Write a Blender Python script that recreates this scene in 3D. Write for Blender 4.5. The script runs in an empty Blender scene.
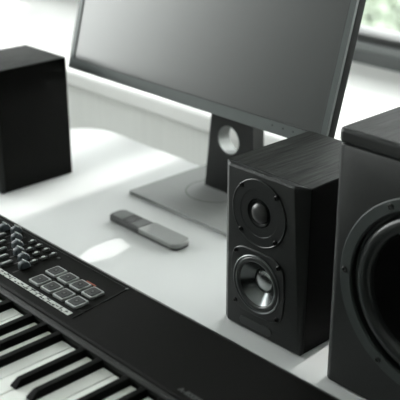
import bpy, bmesh, math, random
from mathutils import Vector, Matrix
random.seed(4)
PI = math.pi
sc = bpy.context.scene
C = sc.collection

# ------------------------------------------------------------ camera
th, ya, ro, FPX = 0.40480884, -0.81604798, 0.00120923, 943.1265
right = Vector((1, 0, 0)); fw = Vector((0, math.cos(th), -math.sin(th))); dn = Vector((0, -math.sin(th), -math.cos(th)))
r2 = right * math.cos(ro) + dn * math.sin(ro); d2 = dn * math.cos(ro) - right * math.sin(ro)
Zr = Matrix.Rotation(-ya, 3, 'Z')
r2, d2, fw = Zr @ r2, Zr @ d2, Zr @ fw
cam = bpy.data.cameras.new('camera'); camo = bpy.data.objects.new('camera', cam); C.objects.link(camo)
m = Matrix((r2, -d2, -fw)).transposed().to_4x4(); m.translation = Vector((0, 0, 0.6))
camo.matrix_world = m
cam.sensor_width = 36; cam.lens = FPX * 36 / 400; cam.clip_start = 0.02; cam.clip_end = 300
cam.dof.use_dof = True; cam.dof.focus_distance = 1.10; cam.dof.aperture_fstop = 7.0
sc.camera = camo

# ------------------------------------------------------------ world, sun, exposure
w = bpy.data.worlds.new('world'); sc.world = w; w.use_nodes = True
nt = w.node_tree; nt.nodes.clear()
out = nt.nodes.new('ShaderNodeOutputWorld'); bg = nt.nodes.new('ShaderNodeBackground')
tc = nt.nodes.new('ShaderNodeTexCoord'); sp = nt.nodes.new('ShaderNodeSeparateXYZ'); rp = nt.nodes.new('ShaderNodeValToRGB')
nt.links.new(tc.outputs['Generated'], sp.inputs[0]); nt.links.new(sp.outputs['Z'], rp.inputs[0])
rp.color_ramp.elements[0].position = 0.0; rp.color_ramp.elements[0].color = (0.975, 1.0, 0.98, 1)
rp.color_ramp.elements[1].position = 0.6; rp.color_ramp.elements[1].color = (0.91, 0.95, 0.955, 1)
nt.links.new(rp.outputs[0], bg.inputs[0]); bg.inputs[1].default_value = 9.0
nt.links.new(bg.outputs[0], out.inputs[0])
sun = bpy.data.lights.new('sun', 'SUN'); suno = bpy.data.objects.new('sun', sun); C.objects.link(suno)
sun.energy = 4.9; sun.angle = math.radians(0.35); sun.color = (1.0, 0.99, 0.97)
SD = Vector((0.06, -1.0, -0.36)).normalized()
suno.rotation_euler = SD.to_track_quat('-Z', 'Y').to_euler(); suno.location = (0, 6, 4)
def portal(name, loc, rot, sx, sy):
    l = bpy.data.lights.new(name, 'AREA'); l.shape = 'RECTANGLE'; l.size = sx; l.size_y = sy
    o = bpy.data.objects.new(name, l); C.objects.link(o); o.location = loc; o.rotation_euler = rot
    l.cycles.is_portal = True
portal('window_portal_rear', (-0.9, 1.795, 1.0), (-PI/2, 0, 0), 5.0, 1.8)
portal('window_portal_side', (-3.52, -0.1, 0.95), (0, -PI/2, 0), 1.9, 3.0)
vs = sc.view_settings
vs.view_transform = 'Standard'; vs.look = 'None'; vs.gamma = 1.0; vs.use_curve_mapping = False
vs.exposure = 0.47
try:
    sc.cycles.max_bounces = 8; sc.cycles.sample_clamp_indirect = 6; sc.cycles.caustics_reflective = False
except Exception: pass

# ------------------------------------------------------------ materials
def mat(name, col, rough=0.5, metal=0.0, spec=0.5, noise=0.0, nscale=40, stretch=(1, 1, 1), bump=0.0, coat=0.0, ior=None, rvar=0.0):
    M = bpy.data.materials.new(name); M.use_nodes = True
    t = M.node_tree; b = t.nodes['Principled BSDF']
    b.inputs['Base Color'].default_value = (*col, 1); b.inputs['Roughness'].default_value = rough
    b.inputs['Metallic'].default_value = metal; b.inputs['Specular IOR Level'].default_value = spec
    b.inputs['Coat Weight'].default_value = coat; b.inputs['Coat Roughness'].default_value = 0.08
    if ior: b.inputs['IOR'].default_value = ior
    tcn = t.nodes.new('ShaderNodeTexCoord'); mp = t.nodes.new('ShaderNodeMapping'); mp.inputs['Scale'].default_value = stretch
    n = t.nodes.new('ShaderNodeTexNoise'); n.inputs['Scale'].default_value = nscale; n.inputs['Detail'].default_value = 5
    t.links.new(tcn.outputs['Object'], mp.inputs[0]); t.links.new(mp.outputs[0], n.inputs[0])
    r = t.nodes.new('ShaderNodeMapRange'); r.inputs[1].default_value = .3; r.inputs[2].default_value = .7
    r.inputs[3].default_value = 1 - noise; r.inputs[4].default_value = 1 + noise
    t.links.new(n.outputs[0], r.inputs[0])
    mx = t.nodes.new('ShaderNodeVectorMath'); mx.operation = 'SCALE'; mx.inputs[0].default_value = col
    t.links.new(r.outputs[0], mx.inputs['Scale']); t.links.new(mx.outputs[0], b.inputs['Base Color'])
    if rvar:
        r3 = t.nodes.new('ShaderNodeMapRange'); r3.inputs[3].default_value = rough - rvar; r3.inputs[4].default_value = rough + rvar
        t.links.new(n.outputs[0], r3.inputs[0]); t.links.new(r3.outputs[0], b.inputs['Roughness'])
    if bump:
        bp = t.nodes.new('ShaderNodeBump'); bp.inputs['Strength'].default_value = bump; bp.inputs['Distance'].default_value = 0.001
        t.links.new(n.outputs[0], bp.inputs['Height']); t.links.new(bp.outputs[0], b.inputs['Normal'])
    return M
M = {}
M['desk'] = mat('white_desk_laminate', (.655, .665, .66), .30, noise=.01, nscale=8)
M['wall'] = mat('wall_paint', (.62, .64, .62), .9, noise=.02, nscale=6)
M['darkwall'] = mat('wall_paint_charcoal', (.035, .038, .036), .9, noise=.03, nscale=6)
M['dimwall'] = mat('wall_paint_grey', (.24, .25, .24), .9, noise=.03, nscale=6)
M['sill'] = mat('white_sill', (.90, .90, .88), .45, noise=.01, nscale=5)
M['panel'] = mat('grey_panel', (.90, .91, .885), .6, noise=.025, nscale=3, stretch=(60, 1, .3))
M['floor'] = mat('floor_vinyl', (.30, .30, .28), .5, noise=.1, nscale=4, stretch=(1, 8, 1))
M['ceil'] = mat('ceiling_paint', (.75, .76, .75), .9)
M['alu'] = mat('grey_aluminium', (.10, .108, .107), .45, metal=.2, noise=.03)
M['alulight'] = mat('light_aluminium', (.33, .35, .35), .4, metal=.3, noise=.03)
M['alumid'] = mat('mid_grey_aluminium', (.19, .20, .20), .45, metal=.2)
M['gasket'] = mat('black_gasket', (.012, .014, .013), .6)
M['blk'] = mat('black_vinyl_wrap', (.0038, .0040, .0033), .52, spec=.07, noise=.3, nscale=60, stretch=(14, 1, 14), bump=.25, rvar=.08)
M['grain_lit'] = mat('black_ash_veneer_lit', (.018, .0195, .018), .72, spec=.15, noise=.95, nscale=22, stretch=(14, 1, 14), bump=.9, rvar=.12)  # ash grain, base lifted above the side vinyl for window light on tops
M['baf'] = mat('black_baffle_plastic', (.0125, .0145, .0138), .46, spec=.40, noise=.1, nscale=250, bump=.12)
M['drv'] = mat('driver_plate_plastic', (.014, .016, .0155), .38, spec=.45, noise=.06, nscale=200, bump=.05)
M['ring'] = mat('grey_rubber_ring', (.040, .048, .046), .5, spec=.4, noise=.06, nscale=120)
M['cone'] = mat('black_cone_paper', (.003, .0032, .0028), .6, spec=.1, noise=.2, nscale=150)
M['rub'] = mat('black_rubber_surround', (.018, .021, .0205), .30, spec=.6)
M['metalcone'] = mat('brushed_silver_cone', (.14, .15, .15), .24, metal=1.0, noise=.15, nscale=90, stretch=(1, 1, 1))
M['silver'] = mat('silver_metal', (.55, .57, .57), .25, metal=1.0)
M['ringm'] = mat('gunmetal_ring', (.16, .17, .17), .35, metal=1.0)
M['screw'] = mat('black_screw', (.006, .006, .006), .3, metal=.4)
M['dome'] = mat('silk_dome', (.016, .017, .017), .34, spec=.6)
M['kb'] = mat('black_keyboard_case', (.0034, .0035, .0027), .55, spec=.07, noise=.08, nscale=300, bump=.08)
M['kbe'] = mat('charcoal_keyboard_edge', (.011, .0125, .011), .42, spec=.3, noise=.05, nscale=200)
M['wkey'] = mat('white_key_plastic', (.90, .91, .87), .35, noise=.02, nscale=30)
M['bkey'] = mat('black_key_plastic', (.0026, .0028, .0022), .55, spec=.06, noise=.1, nscale=100)
M['pad'] = mat('grey_pad_rubber', (.024, .027, .026), .5, noise=.08, nscale=100)
M['padrim'] = mat('silver_pad_rim', (.36, .38, .37), .42, metal=.2)
M['label'] = mat('pale_print', (.58, .60, .57), .6, noise=.2, nscale=150)
M['dark'] = mat('dark_print', (.012, .012, .012), .6)
M['capg'] = mat('grey_fader_cap', (.065, .080, .088), .36, noise=.05)
M['btn'] = mat('pale_button', (.07, .076, .074), .45)
M['led'] = mat('pale_button_cap', (.60, .62, .60), .4)
M['orange'] = mat('orange_print', (.30, .07, .03), .6)
M['bezel'] = mat('grey_monitor_bezel', (.075, .088, .086), .42, metal=.2, noise=.03, nscale=80)
M['mon'] = mat('dark_monitor_plastic', (.0045, .005, .0045), .5, spec=.08, noise=.05)
M['screen'] = mat('dark_lcd_screen', (.008, .0125, .0115), .32, spec=.9, ior=1.62)
M['base'] = mat('brushed_dark_base', (.52, .53, .52), .14, metal=.35, noise=.05, nscale=20, stretch=(1, 25, 1))
M['neck'] = mat('dark_neck_metal', (.012, .014, .013), .38, metal=.2, noise=.05)
M['holem'] = mat('polished_neck_opening', (.22, .23, .225), .35, metal=.7)
M['rem'] = mat('dark_remote_plastic', (.035, .037, .036), .4)
M['rems'] = mat('satin_grey_remote_cover', (.31, .32, .31), .36, metal=.3, noise=.04, nscale=60, stretch=(1, 12, 1))
M['remk'] = mat('grey_remote_keys', (.11, .117, .114), .45)
M['leaf'] = mat('leaf_green', (.19, .225, .17), .6, noise=.25, nscale=3)
M['bark'] = mat('bark', (.20, .16, .12), .9, noise=.3, nscale=8)
M['ground'] = mat('pale_paving', (.36, .37, .36), .9, noise=.1, nscale=1)
M['blocker'] = mat('blocker_white', (.8, .82, .8), .9)  # plain white for the added sun blockers
def glass():
    m = bpy.data.materials.new('window_glass'); m.use_nodes = True; t = m.node_tree; t.nodes.clear()
    o = t.nodes.new('ShaderNodeOutputMaterial'); a = t.nodes.new('ShaderNodeBsdfTransparent'); g = t.nodes.new('ShaderNodeBsdfGlossy')
    a.inputs[0].default_value = (.97, .975, .97, 1); g.inputs['Roughness'].default_value = .02
    f = t.nodes.new('ShaderNodeFresnel'); f.inputs[0].default_value = 1.45; x = t.nodes.new('ShaderNodeMixShader')
    t.links.new(f.outputs[0], x.inputs[0]); t.links.new(a.outputs[0], x.inputs[1]); t.links.new(g.outputs[0], x.inputs[2]); t.links.new(x.outputs[0], o.inputs[0])
    return m
M['glass'] = glass()

# ------------------------------------------------------------ helpers
def link(name, bm, m_, parent=None, smooth=False, loc=None, bevel=0, seg=2, angle=30):
    me = bpy.data.meshes.new(name)
    bmesh.ops.recalc_face_normals(bm, faces=bm.faces)
    bm.to_mesh(me); bm.free()
    ms = m_ if isinstance(m_, (list, tuple)) else [m_]
    for q in ms: me.materials.append(M[q])
    o = bpy.data.objects.new(name, me); C.objects.link(o)
    if smooth:
        for p in me.polygons: p.use_smooth = True
        try: me.set_sharp_from_angle(angle=math.radians(angle))
        except Exception: pass
    if loc: o.location = loc
    if parent: o.parent = parent
    if bevel:
        b = o.modifiers.new('bevel', 'BEVEL'); b.width = bevel; b.segments = seg; b.limit_method = 'ANGLE'; b.angle_limit = math.radians(30)
        for p in me.polygons: p.use_smooth = True
        b.harden_normals = False
        wn = o.modifiers.new('wn', 'WEIGHTED_NORMAL'); wn.keep_sharp = True
    return o
def thing(name, label, cat, loc=(0, 0, 0), group=None):
    o = bpy.data.objects.new(name, None); C.objects.link(o); o.location = loc; o.empty_display_size = .02
    return tag(o, label, cat, group)
def tag(o, label, cat, group=None):
    o['label'] = label; o['category'] = cat
    if group: o['group'] = group
    return o
def struct(o): o['kind'] = 'structure'; return o
def box(bm, x0, x1, y0, y1, z0, z1, mi=0):
    v = [bm.verts.new(p) for p in ((x0, y0, z0), (x1, y0, z0), (x1, y1, z0), (x0, y1, z0), (x0, y0, z1), (x1, y0, z1), (x1, y1, z1), (x0, y1, z1))]
    for f in ((0, 3, 2, 1), (4, 5, 6, 7), (0, 1, 5, 4), (1, 2, 6, 5), (2, 3, 7, 6), (3, 0, 4, 7)):
        bm.faces.new([v[i] for i in f]).material_index = mi
    return v
def bx(name, x0, x1, y0, y1, z0, z1, m_, parent=None, bevel=0, seg=2):
    bm = bmesh.new(); box(bm, x0, x1, y0, y1, z0, z1)
    return link(name, bm, m_, parent, bevel=bevel, seg=seg)
def prism(bm, poly, axis, a, b, mi=0):
    """poly of 2D points extruded along axis from a to b (axis z:(x,y) ; x:(y,z) ; y:(x,z))"""
    def P(p, t):
        return {'z': (p[0], p[1], t), 'x': (t, p[0], p[1]), 'y': (p[0], t, p[1])}[axis]
    A = [bm.verts.new(P(p, a)) for p in poly]; B = [bm.verts.new(P(p, b)) for p in poly]
    n = len(poly)
    bm.faces.new(A).material_index = mi; bm.faces.new(B[::-1]).material_index = mi
    for i in range(n): bm.faces.new((A[i], B[i], B[(i+1) % n], A[(i+1) % n])).material_index = mi
def lathe_y(bm, prof, cx, cz, seg=64, mi=0, closed=False):
    """prof: (radius, y) revolved about the y axis through (cx, cz)"""
    rings = []
    for r, y in prof:
        if r < 1e-6: rings.append([bm.verts.new((cx, y, cz))])
        else: rings.append([bm.verts.new((cx + r*math.cos(2*PI*i/seg), y, cz + r*math.sin(2*PI*i/seg))) for i in range(seg)])
    pairs = list(zip(rings, rings[1:]))
    if closed: pairs.append((rings[-1], rings[0]))
    for A, B in pairs:
        for i in range(seg):
            j = (i+1) % seg
            if len(A) == 1: f = (A[0], B[i], B[j])
            elif len(B) == 1: f = (A[i], B[0], A[j])
            else: f = (A[i], B[i], B[j], A[j])
            bm.faces.new(f).material_index = mi
def rrect(x0, x1, y0, y1, r, n=5, rs=None):
    rs = rs or (r, r, r, r); pts = []
    for (cx, cy, a, q) in ((x1, y1, 0, rs[0]), (x0, y1, 90, rs[1]), (x0, y0, 180, rs[2]), (x1, y0, 270, rs[3])):
        ox = cx - q if a in (0, 270) else cx + q; oy = cy - q if a in (0, 90) else cy + q
        if q <= 0: pts.append((cx, cy)); continue
        for k in range(n+1):
            t = math.radians(a + 90*k/n); pts.append((ox + q*math.cos(t), oy + q*math.sin(t)))
    return pts
def cut(o, holes):
    """bore round openings (cx, cz, radius, y0, y1) through a mesh"""
    for cx, cz, r, y0, y1 in holes:
        bm = bmesh.new(); lathe_y(bm, [(0, y0), (r, y0), (r, y1), (0, y1)], cx, cz, 96)
        c = link('cutter', bm, 'blk')
        m_ = o.modifiers.new('bore', 'BOOLEAN'); m_.operation = 'DIFFERENCE'; m_.object = c; m_.solver = 'EXACT'
        par = o.parent; o.parent = None
        bpy.context.view_layer.update()
        me = bpy.data.meshes.new_from_object(o.evaluated_get(bpy.context.evaluated_depsgraph_get()))
        o.modifiers.clear(); o.data = me; o.parent = par
        bpy.data.objects.remove(c)
    return o
def copy_tree(o, parent=None):
    c = o.copy(); C.objects.link(c); c.parent = parent
    for ch in [q for q in bpy.data.objects if q.parent == o]: copy_tree(ch, c)
    return c
def textmesh(s, size, m_, name, parent, mat4, extrude=.0002):
    cu = bpy.data.curves.new(name, 'FONT'); cu.body = s; cu.size = size; cu.extrude = extrude; cu.resolution_u = 3
    t = bpy.data.objects.new(name, cu); C.objects.link(t)
    bpy.context.view_layer.update()
    me = bpy.data.meshes.new_from_object(t.evaluated_get(bpy.context.evaluated_depsgraph_get()))
    C.objects.unlink(t); bpy.data.objects.remove(t)
    me.transform(mat4); me.materials.clear(); me.materials.append(M[m_])
    o = bpy.data.objects.new(name, me); C.objects.link(o); o.parent = parent
    return o

# ------------------------------------------------------------ room shell
FZ, CZ = -.74, 1.95
WX0, WX1, WY0, WY1 = -3.55, 2.4, -3.0, 1.70
struct(bx('floor', WX0-.15, WX1+.15, WY0-.15, 1.80, FZ-.1, FZ, 'floor'))
struct(bx('ceiling', WX0-.15, WX1+.15, WY0-.15, 1.80, CZ, CZ+.1, 'ceil'))
struct(bx('wall_back', WX0-.15, WX1+.15, WY0-.15, WY0, FZ, CZ, 'dimwall'))
struct(bx('wall_right', WX1, WX1+.15, WY0, 1.80, FZ, CZ, 'darkwall'))
# window wall: deep ledge, panel under it, wall above and at the sides of the glazing
bm = bmesh.new(); prism(bm, [(1.184, .0085), (1.192, .0085), (1.192, .004), (1.80, .004), (1.80, .040), (1.190, .040), (1.1855, .038), (1.184, .034)], 'x', WX0, WX1)
struct(link('trim_1', bm, 'sill', bevel=.0015))
bm = bmesh.new(); box(bm, WX0, WX1, 1.204, 1.80, FZ, .004)
struct(link('wall_window', bm, 'panel'))
bm = bmesh.new(); box(bm, WX0, WX1, WY1, 1.80, 1.80, CZ); box(bm, 1.3, WX1, WY1, 1.80, .04, 1.80)
struct(link('wall_above_window', bm, 'wall'))
win = bpy.data.objects.new('window_1', None); C.objects.link(win); struct(win)
def frame_profile(name, z0, z1, y0, y1, m_): return bx(name, WX0, 1.3, y0, y1, z0, z1, m_, win, bevel=.002)
frame_profile('bottom_rail', .040, .071, 1.700, 1.79, 'alu')
frame_profile('rail_lip', .071, .090, 1.698, 1.79, 'alumid')
frame_profile('gasket', .090, .107, 1.704, 1.78, 'gasket')
frame_profile('top_rail', 1.74, 1.80, 1.70, 1.79, 'alu')
for x in (-2.75, .45): bx('mullion', x, x+.06, 1.704, 1.78, .107, 1.74, 'alu', win, bevel=.003)
bx('pane', WX0, 1.3, 1.73, 1.736, .107, 1.74, 'glass', win)
# side wall with its own window
bm = bmesh.new()
box(bm, WX0-.15, WX0, WY0, 1.80, FZ, .05); box(bm, WX0-.15, WX0, WY0, 1.80, 1.85, CZ)
box(bm, WX0-.15, WX0, 1.40, 1.80, .05, 1.85)
struct(link('wall_left', bm, 'wall'))
struct(bx('wall_left_rear', WX0-.15, WX0, WY0, -1.15, .05, 1.85, 'darkwall'))
w2 = bpy.data.objects.new('window_2', None); C.objects.link(w2); struct(w2)
bm = bmesh.new()
box(bm, WX0-.1, WX0-.02, -1.15, 1.40, .05, .11); box(bm, WX0-.1, WX0-.02, -1.15, 1.40, 1.79, 1.85)
box(bm, WX0-.1, WX0-.02, -1.15, -1.09, .11, 1.79); box(bm, WX0-.1, WX0-.02, 1.34, 1.40, .11, 1.79)
link('window_frame', bm, 'alu', w2)
bx('pane', WX0-.06, WX0-.054, -1.09, 1.34, .11, 1.79, 'glass', w2)
# unseen blockers added outside to shape the sun on desk and ledge
struct(bx('sun_blocker_2', -1.385, -1.245, 4.5, 4.6, 1.24, 2.9, 'blocker'))  # added board, casts the grey band on the desk
struct(bx('sun_blocker_3', -2.000, -1.910, 12.0, 12.06, -4, 8.0, 'blocker'))  # added pole, casts the thin soft stripe on the desk
bm = bmesh.new()      # added board shading desk and speakers, small opening for a sun spot
box(bm, -1.155, -.837, 4.5, 4.6, 1.24, 2.9); box(bm, -.763, 2.0, 4.5, 4.6, 1.24, 2.9)
box(bm, -.837, -.763, 4.5, 4.6, 1.24, 1.335); box(bm, -.837, -.763, 4.5, 4.6, 1.40, 2.9)
struct(link('sun_blocker_4', bm, 'blocker'))
struct(bx('blocker_beam', -1.45, 2.1, 4.48, 4.62, 2.9, 3.0, 'blocker'))  # added beam that carries the shading boards
struct(bx('blocker_column', 2.0, 2.1, 4.5, 4.6, -4, 2.9, 'blocker'))  # added column under the beam
struct(bx('sun_blocker_7', -2.50, -1.70, 4.5, 4.7, -4, 1.20, 'blocker'))  # added low wall, keeps sun off the left part of the ledge

# ------------------------------------------------------------ outside
struct(bx('ground', -60, 20, 1.85, 80, -4.1, -4.0, 'ground'))
def leaf_crown(bm, c, R, n, s):
    for _ in range(n):
        d = Vector((random.gauss(0, 1), random.gauss(0, 1), random.gauss(0, 1))).normalized() * R * (random.random() ** .4)
        p = Vector(c) + Vector((d.x, d.y, d.z*.8))
        a = Vector((random.gauss(0, 1), random.gauss(0, 1), random.gauss(0, 1))).normalized()
        b = a.orthogonal().normalized(); k = s*random.uniform(.6, 1.3)
        vs_ = [bm.verts.new(p + a*k), bm.verts.new(p + b*k*.5), bm.verts.new(p - a*k), bm.verts.new(p - b*k*.5)]
        bm.faces.new(vs_)
def tree(loc, h, R, label):
    t = thing('tree', label, 'tree', loc, None)
    bm = bmesh.new()
    pts = [(0, 0, 0, .16), (.05, .02, h*.35, .12), (-.03, .05, h*.7, .07), (0, 0, h, .03)]
    rings = [[bm.verts.new((x + r*math.cos(2*PI*k/8), y + r*math.sin(2*PI*k/8), z)) for k in range(8)] for x, y, z, r in pts]
    for A, B in zip(rings, rings[1:]):
        for k in range(8): bm.faces.new((A[k], A[(k+1) % 8], B[(k+1) % 8], B[k]))
    link('trunk', bm, 'bark', t, smooth=True)
    bm = bmesh.new(); leaf_crown(bm, (0, 0, h*.8), R, 2600, .11); leaf_crown(bm, (R*.6, R*.3, h*.62), R*.6, 900, .11); leaf_crown(bm, (-R*.6, -.2, h*.66), R*.6, 900, .11)
    link('foliage', bm, 'leaf', t)
tree((-8.4, 9.8, -4), 2.7, 1.0, 'blurred green tree outside, left part of the view through the window')
tree((-8.6, 12.2, -4), 2.2, .8, 'blurred pale green tree outside, right part of the view through the window')

# ------------------------------------------------------------ desk
desk = thing('desk', 'glossy white desk with a rounded back corner under all the equipment', 'desk', (0, 0, FZ))
DX0, DX1, DY0, DY1 = -1.46, .55, .20, 1.066
bm = bmesh.new(); prism(bm, rrect(DX0, DX1, DY0, DY1, .08, 10), 'z', .74-.025, .74)
link('desktop', bm, 'desk', desk, bevel=.002)
for x in (DX0+.1, DX1-.16):
    for y in (DY0+.08, DY1-.14): bx('leg', x, x+.05, y, y+.05, 0, .714, 'alulight', desk, bevel=.003)

# ------------------------------------------------------------ studio monitor (small) and its mate
def ellip_plate(bm, cx, cz, r, y0, y1, rb=.0015, seg=72):
    lathe_y(bm, [(r, y1), (r, y0+rb*.5), (r-rb*.5, y0), (0, y0)], cx, cz, seg)
def screw(cx, cz, y, parent, r=.0032, name='screw'):
    bm = bmesh.new(); lathe_y(bm, [(r, y+.0008), (r, y-.0012), (r*.72, y-.0018), (r*.5, y-.0004), (0, y-.0004)], cx, cz, 16)
    return link(name, bm, 'screw', parent, smooth=True)
def small_speaker():
    sx = -.6685
    t = thing('bookshelf_speaker', 'small black two-way bookshelf speaker standing between the monitor foot and the large speaker', 'speaker', (sx, .80, 0))
    H = .2095
    X0, X1 = -.0630, .0655   # cabinet half widths
    yb, y1 = .733-.80, .879-.80; yf = .724-.80
    bm = bmesh.new()
    prism(bm, rrect(X0, X1, yb, y1, .001, 1), 'z', .0005, H-.0015)
    cut(link('cabinet', bm, 'blk', t, bevel=.0008), [(-.671-sx, .070, .0365, yb-.01, yb+.02)])
    bm = bmesh.new(); prism(bm, rrect(X0, X1, yb, y1, .001, 1), 'z', H-.0015, H)
    link('top_panel', bm, 'grain_lit', t, bevel=.0006)
    # baffle: chamfered slab whose face is narrower than the cabinet
    bm = bmesh.new()
    fx0 = -.0515
    lv = []
    for z, k, fx1 in ((.0005, .0022, .0635), (.0035, 0, .0642), (H-.003, 0, .0470), (H-.0002, .0022, .0470)):
        A = [(X0, yb), (X1, yb), (X1-.0002, yb-.0006), (fx1+.002, yf+.0006+k), (fx1, yf+k), (fx0, yf+k), (fx0-.001, yf+.0006+k), (X0+.0005, yb-.001)]
        lv.append([bm.verts.new((x, y, z)) for x, y in A])
    for P_, Q_ in zip(lv, lv[1:]):
        for i in range(len(A)): bm.faces.new((P_[i], P_[(i+1) % len(A)], Q_[(i+1) % len(A)], Q_[i]))
    bm.faces.new(lv[0][::-1]); bm.faces.new(lv[-1])
    cx = -.671 - sx
    cut(link('baffle', bm, 'baf', t, bevel=.0018, seg=3), [(cx, .161, .0285, yf-.01, yf+.006), (cx, .070, .0365, yf-.01, yf+.02)])
    # tweeter
    tz = .161
    bm = bmesh.new()
    lathe_y(bm, [(.0418, yf+.002), (.0418, yf-.0012), (.0408, yf-.0018), (.0400, yf-.0012), (.0290, yf-.0012), (.0286, yf-.0007), (.0180, yf-.0005), (.0168, yf+.0035), (0, yf+.0035)], cx, tz, 72)
    tw = link('tweeter', bm, 'drv', t, smooth=True)
    bm = bmesh.new()
    lathe_y(bm, [(.0168, yf+.003), (.0155, yf-.0002), (.0140, yf+.0018), (.0130, yf+.0022)], cx, tz, 48)
    link('dome_surround', bm, 'rub', tw, smooth=True)
    bm = bmesh.new()
    lathe_y(bm, [(.0130*math.cos(a), yf+.0024-.0068*math.sin(a)) for a in [i*PI/2/10 for i in range(11)]], cx, tz, 48)
    link('dome', bm, 'dome', tw, smooth=True)
    for dx in (-1, 1):
        for dz in (-1, 1): screw(cx+dx*.0272, tz+dz*.0277, yf-.0012, tw)
    # woofer
    wz = .070
    bm = bmesh.new()
    n = 96; prof = [(1.0, .002), (1.0, -.0010), (.985, -.0018), (0, 0)]
    def er(a):   # frame outline, a circle with four soft ears at the screws
        return .0432 + .0068*max(0, math.cos(2*(a-PI/4)*1.0)**2*1.0 - 0)**3 if True else .045
    def er(a):
        return .0430 + .0080*abs(math.sin(2*a))**3
    rings = []
    for k, dy in ((1.0, .002), (1.0, -.0010), (.98, -.0018)):
        rings.append([bm.verts.new((cx+er(2*PI*i/n)*k*math.cos(2*PI*i/n), yf+dy, wz+er(2*PI*i/n)*k*math.sin(2*PI*i/n))) for i in range(n)])
    for r_, dy in ((.0372, -.0018), (.0372, -.0010)):
        rings.append([bm.verts.new((cx+r_*math.cos(2*PI*i/n), yf+dy, wz+r_*math.sin(2*PI*i/n))) for i in range(n)])
    for A_, B_ in zip(rings, rings[1:]):
        for i in range(n): bm.faces.new((A_[i], A_[(i+1) % n], B_[(i+1) % n], B_[i]))
    wf = link('woofer', bm, 'drv', t, smooth=True)
    bm = bmesh.new()
    lathe_y(bm, [(.0375, yf-.0006), (.0372, yf-.0030), (.0362, yf-.0036), (.0352, yf-.0030), (.0350, yf-.0006)], cx, wz, 72)
    link('trim_ring', bm, 'ringm', wf, smooth=True)
    bm = bmesh.new()
    lathe_y(bm, [(.0352, yf-.0010)] + [(.0315+.0035*math.cos(a), yf-.0008-.0028*math.sin(a)) for a in [i*PI/8 for i in range(9)]] + [(.0278, yf-.0004)], cx, wz, 72)
    link('surround', bm, 'rub', wf, smooth=True)
    bm = bmesh.new()
    lathe_y(bm, [(.0280, yf-.0006), (.0240, yf+.0038), (.0190, yf+.0085), (.0150, yf+.0118), (.0125, yf+.0134)], cx, wz, 72)
    link('cone', bm, 'metalcone', wf, smooth=True)
    bm = bmesh.new()
    lathe_y(bm, [(.0148, yf+.0136)] + [(.0146*math.cos(a), yf+.0112-.0040*math.sin(a)) for a in [i*PI/2/8 for i in range(9)]], cx, wz, 48)
    link('dust_cap', bm, 'silver', wf, smooth=True)
    for dx in (-1, 1):
        for dz in (-1, 1): screw(cx+dx*.0338, wz+dz*.0338, yf-.0018, wf)
    # port slot: a raised rounded bar low on the face
    bm = bmesh.new()
    prism(bm, rrect(cx-.027, cx+.025, .0075, .0185, .0053, 6), 'y', yf-.0014, yf+.001)
    link('badge_bar', bm, 'rub', t, bevel=.0006)
    # faint maker's lettering on the baffle's top edge
    bm = bmesh.new()
    for k, wd in enumerate((.0022, .0012, .0026, .0018, .0022, .0014, .0020)):
        box(bm, -.013+k*.0036, -.013+k*.0036+wd, yf+.0040, yf+.0058, H-.0003, H+.00005)
    link('lettering', bm, 'kbe', t)
    # back plate
    bx('rear_plate', -.045, .045, y1-.001, y1+.002, .02, .19, 'alu', t)
    for x in (-.05, .04):
        for y in (yb+.008, y1-.02): bx('rubber_foot', x, x+.01, y, y+.01, 0, .0016, 'rub', t)
    return t
sp1 = small_speaker()
sp2 = copy_tree(sp1)
sp2.scale = (.92, .92, .978)
sp2.location.x = -1.259 - .0603
sp2.location.y = .8085
sp2['label'] = 'small black bookshelf speaker at the left edge, seen from its plain side'

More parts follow.
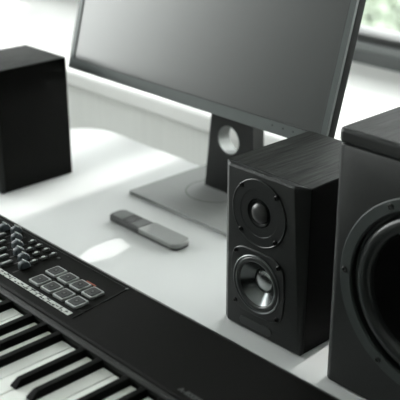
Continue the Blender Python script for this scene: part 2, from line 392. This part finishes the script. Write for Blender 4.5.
# ------------------------------------------------------------ large speaker
def big_speaker():
    cx0 = -.434
    t = thing('subwoofer', 'large black speaker with one big round driver, cut off by the right edge', 'speaker', (cx0, .85, 0))
    yf = .712-.85; y1 = .98-.85; hw = .1225; H = .2968; zc = .281
    bm = bmesh.new(); prism(bm, rrect(-hw, hw, yf+.020, y1, .004, 3), 'z', .002, zc)
    cut(link('cabinet', bm, 'blk', t, bevel=.001), [(0, .146, .0925, yf, yf+.08)])
    bm = bmesh.new(); prism(bm, rrect(-hw, hw, yf, yf+.020, .0, 8, rs=(0, 0, .011, .011)), 'z', .002, zc-.0002)
    cut(link('baffle', bm, 'baf', t, bevel=.0015), [(0, .146, .0925, yf-.01, yf+.04)])
    bm = bmesh.new(); prism(bm, rrect(-hw, hw, yf-.0008, y1, .012, 8, rs=(.004, .004, .009, .009)), 'z', zc, H)
    link('top_panel', bm, 'baf', t, bevel=.004, seg=4)
    bm = bmesh.new(); prism(bm, rrect(-hw+.004, hw-.004, yf+.0032, y1-.004, .008, 8), 'z', H-.0006, H+.0002)
    link('veneer', bm, 'grain_lit', t)
    cz = .146
    bm = bmesh.new()
    lathe_y(bm, [(.107, yf+.004), (.107, yf-.0012), (.1060, yf-.0022), (.0945, yf-.0022), (.0935, yf-.0012), (.0930, yf+.006), (.0875, yf+.008)], 0, cz, 128)
    wf = link('woofer_frame', bm, 'ring', t, smooth=True)
    bm = bmesh.new()
    lathe_y(bm, [(.0890, yf+.008)] + [(.0800+.0085*math.cos(a), yf+.0065-.0075*math.sin(a)) for a in [i*PI/12 for i in range(13)]] + [(.0705, yf+.009)], 0, cz, 128)
    link('surround', bm, 'rub', wf, smooth=True)
    bm = bmesh.new()
    lathe_y(bm, [(.0712, yf+.008), (.060, yf+.018), (.045, yf+.030), (.032, yf+.038)], 0, cz, 96)
    link('cone', bm, 'cone', wf, smooth=True)
    bm = bmesh.new()
    lathe_y(bm, [(.0325, yf+.0385)] + [(.033*math.cos(a), yf+.036-.014*math.sin(a)) for a in [i*PI/16 for i in range(9)]], 0, cz, 64)
    link('dust_cap', bm, 'cone', wf, smooth=True)
    for k in range(6):
        a = math.radians(k*60)
        screw(.1005*math.cos(a), cz+.1005*math.sin(a), yf-.0016, wf, r=.0036)
    for x in (-.1, .085):
        for y in (yf+.03, y1-.04): bx('rubber_foot', x, x+.015, y, y+.015, 0, .0025, 'rub', t)
    return t
big_speaker()

# ------------------------------------------------------------ computer monitor
mon = thing('computer_monitor', 'flat widescreen computer monitor leaning back on a grey stand', 'monitor', (-1.0, .985, 0))
ox, oy = -1.0, .985
base_y0, base_y1 = .893-oy, 1.070-oy
bm = bmesh.new(); prism(bm, rrect(-1.119-ox, -.881-ox, base_y0, base_y1, .0015, 2), 'z', .0008, .0062)
stb = link('stand_base', bm, 'base', mon, bevel=.0006)
bm = bmesh.new()
n = 72
for z0, z1, r0, r1 in ((.0062, .0064, .0484, .0498),):
    R0 = [bm.verts.new(((-1.020-ox) + r0*math.cos(2*PI*i/n), (.995-oy) + r0*math.sin(2*PI*i/n), z1)) for i in range(n)]
    R1 = [bm.verts.new(((-1.020-ox) + r1*math.cos(2*PI*i/n), (.995-oy) + r1*math.sin(2*PI*i/n), z1)) for i in range(n)]
    for i in range(n): bm.faces.new((R0[i], R0[(i+1) % n], R1[(i+1) % n], R1[i]))
link('swivel_seam', bm, 'mon', stb)
# neck plate with a round opening: extruded along y, outline with hole
def plate_with_hole(x0, x1, z0, z1, hx, hz, rx, rz, y0, y1):
    bm = bmesh.new(); n = 48
    outer = []
    for i in range(n):
        a = 2*PI*i/n; dx, dz = math.cos(a), math.sin(a)
        tx = ((x1-hx)/dx if dx > 0 else (x0-hx)/dx) if abs(dx) > 1e-6 else 1e9
        tz_ = ((z1-hz)/dz if dz > 0 else (z0-hz)/dz) if abs(dz) > 1e-6 else 1e9
        k = min(tx, tz_); outer.append([hx+dx*k, hz+dz*k])
    for cx_, cz_ in ((x0, z0), (x1, z0), (x0, z1), (x1, z1)):
        j = min(range(n), key=lambda q: (outer[q][0]-cx_)**2 + (outer[q][1]-cz_)**2); outer[j] = [cx_, cz_]
    inner = [(hx+rx*math.cos(2*PI*i/n), hz+rz*math.sin(2*PI*i/n)) for i in range(n)]
    V = {}
    for nm, L in (('o', outer), ('i', inner)):
        for yy in (y0, y1): V[nm, yy] = [bm.verts.new((p[0], yy, p[1])) for p in L]
    for i in range(n):
        j = (i+1) % n
        bm.faces.new((V['o', y0][i], V['o', y0][j], V['i', y0][j], V['i', y0][i]))
        bm.faces.new((V['o', y1][i], V['i', y1][i], V['i', y1][j], V['o', y1][j]))
        bm.faces.new((V['o', y0][i], V['o', y1][i], V['o', y1][j], V['o', y0][j]))
        bm.faces.new((V['i', y0][i], V['i', y0][j], V['i', y1][j], V['i', y1][i]))
    return bm
NX0, NX1, NY0, NY1 = -1.052-ox, -.940-ox, 1.000-oy, 1.024-oy
HX, HZ = -.9965-ox, .0985
bm = plate_with_hole(NX0, NX1, .0062, .34, HX, HZ, .0235, .0235, NY0, NY1)
for v in bm.verts:          # the neck narrows towards the top
    if v.co.x < NX0 + .001: v.co.x += .115 * v.co.z
    elif v.co.x > NX1 - .001: v.co.x -= .03 * v.co.z
nk = link('stand_neck', bm, 'neck', mon)
bm = bmesh.new()
lathe_y(bm, [(.0235, NY0-.0006), (.0235, NY1+.0006), (.0227, NY1+.0006), (.0227, NY0-.0006)], HX, HZ, 64, closed=True)
link('opening_sleeve', bm, 'holem', nk, smooth=True)
# panel, built upright in its own frame then leaned back about its bottom front edge
TILT = math.radians(15.6)
MX0, MX1 = -1.2814, -.7251
def tl(o):
    o.location = (0, .900-oy, .1800); o.rotation_euler = (-TILT, 0, 0)
    return o
mw0, mw1 = MX0-ox, MX1-ox; MH = .338
bm = bmesh.new(); box(bm, mw0, mw1, .0045, .020, 0, MH); box(bm, mw0+.07, mw1-.07, .022, .045, .05, MH-.07)
tl(link('rear_shell', bm, 'mon', mon, bevel=.002))
# front frame
bm = bmesh.new()
bl, br_, bb, bt = .0105, .0098, .0165, .0095
for (a, b, c, d) in ((mw0, mw1, 0, bb), (mw0, mw1, MH-bt, MH), (mw0, mw0+bl, bb, MH-bt), (mw1-br_, mw1, bb, MH-bt)):
    box(bm, a, b, 0, .0045, c, d)
bzl = tl(link('bezel', bm, 'bezel', mon))
scr = tl(bx('screen', mw0+bl-.0005, mw1-br_+.0005, .0014, .0044, bb-.0005, MH-bt+.0005, 'screen', mon))
bm = bmesh.new()
for (a, b, c, d) in ((mw0+bl, mw1-br_, bb, bb+.0012), (mw0+bl, mw0+bl+.0016, bb, MH-bt), (mw1-br_-.0010, mw1-br_, bb, MH-bt)):
    box(bm, a, b, .0004, .0014, c, d)
tl(link('screen_edge', bm, 'gasket', mon))
for x in (-.8167, -.7974, -.7792):
    bm = bmesh.new(); lathe_y(bm, [(.0013, .0), (.0013, -.0004), (0, -.0006)], x-ox, .0105, 16)
    tl(link('menu_button', bm, 'dark', mon))
bm = bmesh.new()
box(bm, -1.035-ox, -.960-ox, .945-oy, 1.002-oy, .21, .27); 
link('tilt_hinge', bm, 'neck', mon, bevel=.003)

# ------------------------------------------------------------ remote control
rem = thing('remote_control', 'slim grey remote control lying on the white desk beside the monitor foot', 'remote control', (-.981, .8175, 0))
RX0, RX1, RY0, RY1 = -.0800, .0760, -.0155, .0172
bm = bmesh.new(); prism(bm, rrect(RX0, RX1, RY0, RY1, .009, 6, rs=(.010, .011, .011, .010)), 'z', .0006, .0104)
link('body', bm, 'rem', rem, bevel=.0025, seg=3)
bm = bmesh.new(); prism(bm, rrect(-.006, RX1+.0006, RY0-.0006, RY1+.0006, .010, 6, rs=(.011, 0, 0, .011)), 'z', .0034, .0116)
link('sliding_cover', bm, 'rems', rem, bevel=.0020, seg=3)
bm = bmesh.new(); prism(bm, rrect(-.0760, -.048, RY0+.0035, RY1-.003, .006, 5, rs=(.001, .007, .007, .001)), 'z', .0103, .0111)
link('navigation_key', bm, 'remk', rem, bevel=.0004)
bm = bmesh.new(); prism(bm, rrect(-.0470, -.0300, RY0+.0035, RY1-.003, .001, 2), 'z', .0103, .0108)
link('display_window', bm, 'dark', rem)
bm = bmesh.new(); prism(bm, rrect(-.0290, -.0080, RY0+.0035, RY1-.003, .001, 2), 'z', .0103, .0111)
link('key_block', bm, 'remk', rem, bevel=.0004)

# ------------------------------------------------------------ keyboard
kb = thing('midi_keyboard', 'black electronic keyboard with grey pads and faders in the foreground', 'keyboard', (-.80, .47, 0))
kx, ky = -.80, .47
K0, K1 = -1.36-kx, -.30-kx
Y = lambda v: v-ky
ZT = .088
# case: profile with panel, lip, key bed
bm = bmesh.new()
prof = [(Y(.606), .010), (Y(.606), .060), (Y(.5985), .0800), (Y(.5960), .0835), (Y(.5905), .0872), (Y(.5890), ZT), (Y(.4890), ZT), (Y(.4862), .0868), (Y(.4850), .0845),
        (Y(.4842), .0855), (Y(.4815), .0850), (Y(.4798), .0825), (Y(.4790), .0790), (Y(.4790), .050), (Y(.322), .050), (Y(.322), .010)]
prism(bm, prof, 'x', K0, K1)
case = link('case', bm, 'kb', kb)
bm = bmesh.new(); prism(bm, [(Y(.5991), .0800), (Y(.5963), .0842), (Y(.5908), .0878), (Y(.5888), .0884), (Y(.5888), .0870), (Y(.597), .0800)], 'x', K0, K1)
link('rear_edge_trim', bm, 'kbe', kb)
bm = bmesh.new(); prism(bm, [(Y(.4846), .0860), (Y(.4815), .0856), (Y(.4795), .0830), (Y(.4785), .0790), (Y(.481), .079), (Y(.4846), .084)], 'x', K0, K1)
link('front_lip', bm, 'kbe', kb)
UX = .0235
LC = -.8715 + .0040 - 2*7*UX      # lowest C boundary
bx('front_rail', K0, K1, Y(.312), Y(.3225), .010, .062, 'kb', kb, bevel=.002)
bx('end_block', K0, LC-kx-.001, Y(.312), Y(.480), .048, .082, 'kb', kb, bevel=.002)
bx('end_block', LC-kx+36*UX+.001, K1, Y(.312), Y(.480), .048, .082, 'kb', kb, bevel=.002)
for x in (K0+.05, K1-.07):
    for y in (Y(.34), Y(.58)): bx('rubber_foot', x, x+.02, y-.01, y+.01, 0, .0102, 'rub', kb)
# keys
bm = bmesh.new(); box(bm, -UX/2+.0006, UX/2-.0006, Y(.3262), Y(.4786), .058, .0750)
wk = link('white_key', bm, 'wkey', kb, bevel=.0012, seg=3)
wk.location.x = LC + UX/2 - kx
for i in range(1, 36):
    c = wk.copy(); C.objects.link(c); c.parent = kb; c.location.x = LC + UX/2 - kx + i*UX
bm = bmesh.new()
w0, w1 = .0050, .0037
yb0, yf0, yf1 = Y(.4787), Y(.3925), Y(.4010)
v = [bm.verts.new(p) for p in ((-w0, yf0, .070), (w0, yf0, .070), (w0, yb0, .070), (-w0, yb0, .070), (-w0, yf0, .0765), (w0, yf0, .0765), (w1, yf1, .0828), (-w1, yf1, .0828), (w1, yb0, .0832), (-w1, yb0, .0832), (w0, yb0, .0765), (-w0, yb0, .0765))]
for f in ((0, 3, 2, 1), (0, 1, 5, 4), (4, 5, 6, 7), (7, 6, 8, 9), (1, 2, 10, 5), (5, 10, 8, 6), (0, 4, 11, 3), (4, 7, 9, 11), (3, 11, 10, 2), (11, 9, 8, 10)):
    bm.faces.new([v[i] for i in f])
bk = link('black_key', bm, 'bkey', kb, bevel=.0010, seg=3)
first = True
for o_ in range(5):
    for b in (.92, 2.08, 3.90, 5.0, 6.10):
        x = LC - kx + (o_*7 + b)*UX
        if first: bk.location.x = x; first = False
        else:
            c = bk.copy(); C.objects.link(c); c.parent = kb; c.location.x = x
# pads
def pad_mesh(s, z0, z1):
    bm = bmesh.new(); prism(bm, rrect(-s, s, -s, s, .0022, 4), 'z', z0, z1); return bm
p0 = link('pad', pad_mesh(.0098, ZT-.001, ZT+.0028), 'padrim', kb, bevel=.0007)
p1 = link('pad_face', pad_mesh(.0078, ZT+.001, ZT+.0035), 'pad', p0, bevel=.0009)
p2 = link('pad_mark', pad_mesh(.0030, ZT+.0034, ZT+.0037), 'dark', p0)
p3m = bmesh.new(); prism(p3m, [(-.0012, -.0012), (.0012, -.0012), (.0012, .0012), (-.0012, .0012)], 'z', ZT+.0036, ZT+.0038)
p3 = link('pad_light', p3m, 'remk', p0)
pads = [(x, .5487) for x in (-.8286, -.8052, -.7818, -.7584)] + [(x, .5230) for x in (-.8240, -.8005, -.7771, -.7536)]
dxs = 0
for k, (x, y) in enumerate(pads):
    if k == 0: c = p0
    else:
        c = p0.copy(); C.objects.link(c); c.parent = kb
        for g in (p1, p2, p3):
            h = g.copy(); C.objects.link(h); h.parent = c
    c.location = (x-kx, Y(y), 0)
# printed label strip with dark marks
bm = bmesh.new()
x = -1.05
while x < -.740:
    wd = random.choice((.006, .008, .010))
    if x+wd > -.738: wd = -.738-x
    box(bm, x-kx, x+wd-kx, Y(.5000), Y(.5072), ZT-.0002, ZT+.0003)
    x += wd + random.choice((.0008, .0016))
ls = link('label_strip', bm, 'label', kb)
bm = bmesh.new()
x = -1.05
while x < -.742:
    yy = random.choice((.5010, .5030, .5045)); wd = random.uniform(.0018, .0045)
    box(bm, x-kx, x+wd-kx, Y(yy), Y(yy+random.uniform(.001, .0022)), ZT+.0002, ZT+.0005)
    x += wd + random.uniform(.0010, .0034)
link('label_marks', bm, 'dark', ls)
bx('label_mark_orange', -.788-kx, -.771-kx, Y(.5612), Y(.5632), ZT-.0002, ZT+.0002, 'orange', kb)
# rim of the control panel inset
bm = bmesh.new()
path = [(-1.10, .5840), (-.7440, .5840), (-.7405, .5815), (-.7375, .560), (-.7310, .5000)]
def ribbon(bm, path, wd, z0, z1):
    for (a, b) in zip(path, path[1:]):
        a = Vector((a[0]-kx, Y(a[1]))); b = Vector((b[0]-kx, Y(b[1]))); d = (b-a).normalized(); nrm = Vector((-d.y, d.x))*wd/2
        prism(bm, [tuple(a-nrm), tuple(b-nrm), tuple(b+nrm), tuple(a+nrm)], 'z', z0, z1)
ribbon(bm, path, .0011, ZT-.0003, ZT+.0007)
link('panel_rim', bm, 'kbe', kb)
bm = bmesh.new(); prism(bm, [(-.7420-kx, Y(.5815)), (-.7385-kx, Y(.5815)), (-.7385-kx, Y(.5850)), (-.7420-kx, Y(.5850))], 'z', ZT, ZT+.0010)
link('panel_corner', bm, 'remk', kb, bevel=.0004)
# fader slots, caps, knobs
for k in range(9):
    x = -.8640 - .0178*k
    yc = (.5289, .5400, .5450, .5545, .5650, .5760, .570, .560, .573)[k]
    bx('fader_slot', x-.0012-kx, x+.0012-kx, Y(.512), Y(min(yc+.012, .585)), ZT-.0002, ZT+.0002, 'dark', kb)
    bm = bmesh.new()
    prism(bm, [(Y(yc-.0085), ZT), (Y(yc-.0075), ZT+.0085), (Y(yc-.0020), ZT+.0100), (Y(yc+.0025), ZT+.0095), (Y(yc+.0060), ZT+.0060), (Y(yc+.0065), ZT)], 'x', x-kx-.0042, x-kx+.0042)
    cp = link('fader_cap', bm, 'capg', kb, bevel=.0030, seg=4)
    bx('grip_line', x-kx-.0043, x-kx+.0043, Y(yc-.0004), Y(yc+.0004), ZT+.0092, ZT+.0106, 'led', cp)
    yl = yc-.022
    if yl > .515:
        bm = bmesh.new(); prism(bm, rrect(x-.0085-kx, x-.0015-kx, Y(yl-.0085), Y(yl+.0085), .002, 3), 'z', ZT, ZT+.0035)
        mb = link('mode_button', bm, 'btn', kb, bevel=.001)
        bx('button_line', x-.0058-kx, x-.0042-kx, Y(yl-.006), Y(yl+.006), ZT+.0030, ZT+.0040, 'led', mb)
for x, ys in ((-.9149, (.5735,)), (-.8990, (.5725, .5590)), (-.8835, (.5722, .5580)), (-.8675, (.5718, .5575, .5440))):
    for y in ys:
        bm = bmesh.new(); prism(bm, rrect(x-.0019-kx, x+.0019-kx, Y(y-.0052), Y(y+.0052), .0015, 3), 'z', ZT, ZT+.0034)
        b = link('small_button', bm, 'btn', kb, bevel=.0006)
        bm = bmesh.new(); prism(bm, rrect(x-.0015-kx, x+.0015-kx, Y(y-.0022), Y(y+.0022), .001, 3), 'z', ZT+.0030, ZT+.0042)
        link('button_light', bm, 'led', b)
bx('indicator', -.8586-kx, -.8550-kx, Y(.5708), Y(.5742), ZT-.0003, ZT+.0012, 'btn', kb, bevel=.0005)
textmesh('A-800PRO', .0085, 'remk', 'model_lettering', kb, Matrix.Translation((-.5560-kx, Y(.4935), ZT+.0002)))
